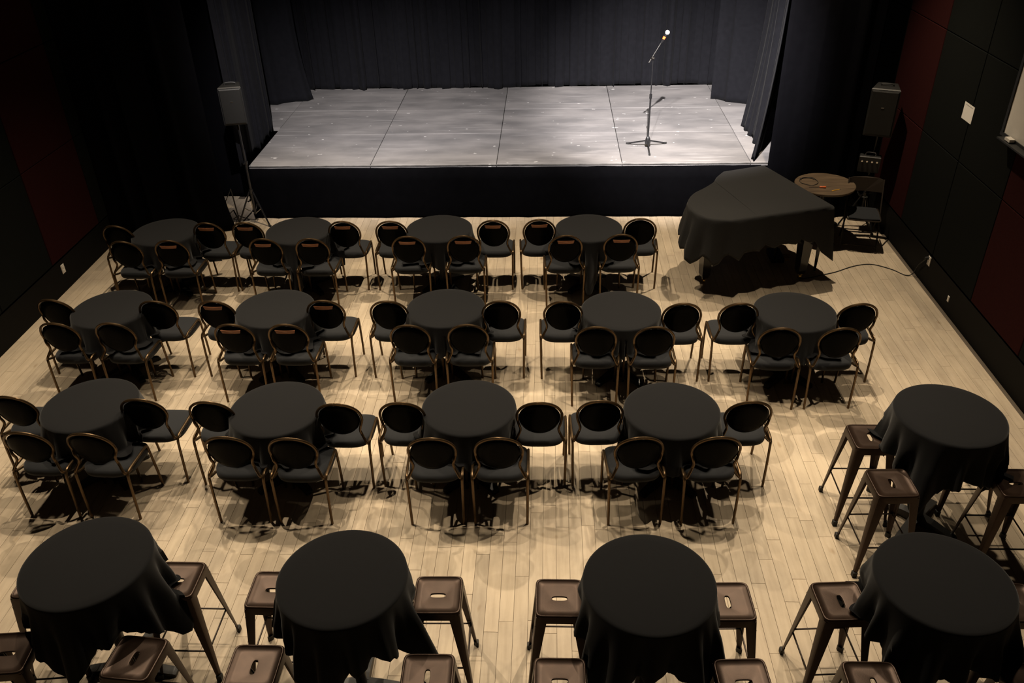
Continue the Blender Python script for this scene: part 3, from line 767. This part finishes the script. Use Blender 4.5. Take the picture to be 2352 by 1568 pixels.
def stand(label, loc_, rz, top, knob=.95, spread=.42, hub=.48):
    t = thing('speaker_stand', label, 'speaker stand', loc_, rz, 'tripod speaker stands')
    MB().tube([(0, 0, .14), (0, 0, top*.62)], .019, 10).build('lower_pole', M['pole'], t)
    MB().tube([(0, 0, top*.6), (0, 0, top)], .0155, 10).build('upper_pole', M['pole'], t)
    c = MB().tube([(0, 0, hub-.03), (0, 0, hub+.03)], .03, 10); c.build('collar', M['pole'], t)
    c2 = MB().tube([(0, 0, top*.6), (0, 0, top*.6+.05)], .028, 10).build('clamp', M['pole'], t)
    MB().tube([(0, -.02, top*.6+.025), (0, -.06, top*.6+.025)], [.012, .018], 8).build('knob', M['chrome'], c2)
    for k in range(3):
        a = 2*PI/3*k; d = Vector((math.cos(a), math.sin(a), 0))
        l = MB().tube([d*.03+Vector((0, 0, hub)), d*spread+Vector((0, 0, .018))], .012, 8).build('leg', M['pole'], t)
        MB().tube([d*(spread-.02)+Vector((0, 0, .03)), d*(spread+.02)+Vector((0, 0, .014))], .014, 8).build('rubber_foot', M['rubber'], l)
        MB().tube([Vector((0, 0, .16))+d*.02, d*(spread*.52)+Vector((0, 0, hub*.52))], .007, 6).build('brace', M['chrome'], t)
    return t
stand('black tripod stand carrying the loudspeaker left of the stage', (-4.19, 10.97, 0), -.55, 1.46, spread=.26)
speaker('black loudspeaker on a pole at the left edge of the stage', (-4.19, 10.97, 1.47), math.radians(12), .30, .27, .50)
stand('black tripod stand carrying the loudspeaker in the right corner', (4.22, 10.74, 0), .9, 1.32, spread=.27)
speaker('black loudspeaker on a pole in the right corner by the red panels', (4.20, 10.72, 1.325), math.radians(-22), .34, .32, .60)
# cable bundle and small mixer shelf on the right stand
bx = thing('equipment_case', 'small dark equipment case hung on the right loudspeaker stand', 'case', (4.13, 10.60, .86), math.radians(-20))
MB().loops([[(sx*(.13-k), sy*(.06-k), z) for sx, sy in ((-1,-1),(1,-1),(1,1),(-1,1))] for k, z in ((.008, 0), (0, .01), (0, .2), (.01, .21))]).build('body', M['cab'], bx, smooth=False)
for k in range(4): MB().tube([(-.09+.06*k, -.06, .15), (-.09+.06*k, -.078, .15)], .012, 8).build('knob', M['chrome'], bx)
MB().tube(cr_spline([(-.06, 0, .21), (-.05, 0, .25), (.05, 0, .25), (.06, 0, .21)], 4), .007, 6).build('handle', M['chrome'], bx)
P = []
for i in range(90):
    a = i/89*2*PI*4; P.append((4.14+.10*math.cos(a)+.01*math.sin(i), 10.56+.02*math.sin(i*1.7), .66+.15*math.sin(a)))
tag(MB().tube(P, .006, 6).build('coiled_cable', M['cable']), 'coil of black cable hanging on the right loudspeaker stand', 'cable')
# mic-type stand leaning by the left speaker stand
ms = thing('microphone_stand', 'short black stand folded beside the left loudspeaker tripod', 'stand', (-4.46, 11.0, 0))
MB().tube([(0, 0, .02), (-.02, -.02, .52)], .010, 8).build('pole', M['pole'], ms)
b = MB()
for k in range(3):
    a = 2*PI/3*k+.4; b.tube([(0, 0, .10), (.14*math.cos(a), .14*math.sin(a), .012)], .008, 6)
b.build('tripod_base', M['pole'], ms)
MB().tube([(-.02, -.02, .52), (-.13, -.10, .30)], .007, 6).build('boom', M['chrome'], ms)

# ------------------------------------------------------------------ vocal microphone on a stand on the stage
mc = thing('microphone_stand', 'black tripod microphone stand with short boom standing on the stage', 'microphone stand', (1.405, 11.80, ZS))
for k in range(3):
    a = -PI/2+2*PI/3*k; d = Vector((math.cos(a), math.sin(a), 0))
    l = MB().tube([d*.03+Vector((0, 0, .10)), d*.31+Vector((0, 0, .014))], .0105, 8).build('leg', M['pole'], mc)
    MB().tube([d*.29+Vector((0, 0, .02)), d*.335+Vector((0, 0, .012))], .014, 8).build('rubber_foot', M['rubber'], l)
MB().lathe([(.02, .05), (.038, .06), (.042, .09), (.034, .13), (.02, .165), (.016, .17)], 14).build('hub', M['pole'], mc)
MB().tube([(0, 0, .12), (0, 0, .74)], .0125, 10).build('lower_tube', M['pole'], mc)
MB().tube([(0, 0, .71), (0, 0, .77)], .019, 10).build('clutch', M['pole'], mc)
MB().tube([(0, 0, .74), (0, 0, 1.26)], .008, 8).build('upper_tube', M['pole'], mc)
bd = Vector((.50, .05, .86)).normalized(); b0 = Vector((-.055, -.012, 1.205)); 
cl_ = MB().tube([(0, -.03, 1.265), (0, .035, 1.265)], .018, 10).build('boom_clamp', M['chrome'], mc)
MB().tube([(.0, -.03, 1.265), (-.028, -.055, 1.29)], [.008, .013], 8).build('knob', M['chrome'], cl_)
MB().tube([b0, b0+bd*.06], .013, 8).build('counterweight', M['chrome'], mc)
b1 = b0+bd*.30
MB().tube([b0+bd*.05, b1], .0075, 8).build('boom', M['chrome'], mc)
MB().tube([b1-bd*.01, b1+bd*.05], [.010, .021], 10).build('clip', M['pole'], mc)
mo = thing('microphone', 'handheld vocal microphone with orange band and silver mesh head on the stand', 'microphone', Vector((1.405, 11.80, ZS))+b1+bd*.035)
MB().tube([bd*-.05, bd*.01, bd*.085], [.011, .015, .022], 12).build('body', M['pole'], mo)
MB().tube([bd*.015, bd*.05], [.0178, .0212], 12).build('band', M['orange'], mo)
hd = [bd*(.085+.002*0)]; rr = [.021]
for k in range(1, 8):
    a = PI*k/8; hd.append(bd*(.112-.030*math.cos(a))); rr.append(.030*math.sin(a)+.002)
MB().tube(hd, rr, 14).build('grille', M['mesh'], mo)

# ------------------------------------------------------------------ cables on the floor
P = cr_spline([(3.06, 9.22, .02), (3.2, 9.27, .007), (3.34, 9.33, .006), (3.55, 9.42, .006), (3.81, 9.57, .006), (4.04, 9.62, .006), (4.24, 9.49, .006), (4.36, 9.33, .006), (4.44, 9.32, .03), (4.475, 9.30, .16), (4.475, 9.16, .31)], 6)
tag(MB().tube(P, .0055, 6).build('power_cable', M['cable']), 'black cable snaking across the floor from the piano to a wall socket', 'cable')
P = cr_spline([(4.36, 10.80, .05), (4.36, 10.68, .007), (4.385, 10.58, .006), (4.43, 10.54, .006), (4.468, 10.60, .008), (4.480, 10.70, .03)], 6)
tag(MB().tube(P, .010, 6).build('white_cable', M['wcable']), 'short loop of white cable on the floor by the right wall', 'cable')

# ------------------------------------------------------------------ wall items
def outlet(label, X, y, z, s, plug=False, small=False):
    t = thing('wall_socket', label, 'socket', (X, y, z)); a, h_ = (.035, .057) if not small else (.02, .035)
    b = MB().loops([[(-s*o, sy*(a-k), sz*(h_-k)) for sy, sz in ((-1,-1),(1,-1),(1,1),(-1,1))] for k, o in ((0, 0), (0, .004), (.004, .008))]); b.build('plate', M['white'], t, smooth=False)
    if not small:
        for sz in (-1, 1): MB().box((-s*.009, 0, sz*.024), (.003, .030, .026)).build('receptacle', M['paper'], t, smooth=False)
    if plug:
        MB().tube([(-s*.008, .02, .03), (-s*.05, .02, .03)], [.022, .014], 8).build('plug', M['rubber'], t)
    return t
outlet('white wall socket with black plug low on the right wall', XR-.024, 9.11, .31, 1, True)
outlet('tiny white plate low on the right wall nearer the tall tables', XR-.024, 8.45, .17, 1, small=True)
outlet('white wall socket low on the left wall below the red panel', XL+.024, 9.04, .27, -1)
pp = thing('paper_notice', 'white sheet of paper pinned to the dark right wall', 'paper', (XR-.031, 9.13, 2.08))
MB().box((-.0008, 0, 0), (.0016, .24, .18)).build('sheet', M['paper'], pp, smooth=False)
MB().box((-.0020, -.0, .068), (.0006, .17, .004)).build('printed_line', M['ink'], pp, smooth=False)
wb = thing('whiteboard', 'large white board with black frame mounted high on the right wall', 'whiteboard', (XR-.03, 7.43, 2.72))
MB().box((-.012, 0, 0), (.02, 1.70, 1.14)).build('panel', M['white'], wb, smooth=False)
for sz in (-1, 1): MB().box((-.016, 0, sz*.585), (.032, 1.80, .036)).build('frame', M['cab'], wb, smooth=False)
for sy in (-1, 1): MB().box((-.016, sy*.872, 0), (.032, .04, 1.14)).build('frame', M['cab'], wb, smooth=False)
MB().box((-.06, 0, -.60), (.09, 1.6, .015)).build('tray', M['cab'], wb, smooth=False)
er = MB().box((XR-.09, 8.07, 2.127+.022), (.05, .10, .028)); tag(er.build('board_eraser', M['white'], smooth=False), 'pale eraser on the tray under the white board', 'eraser')
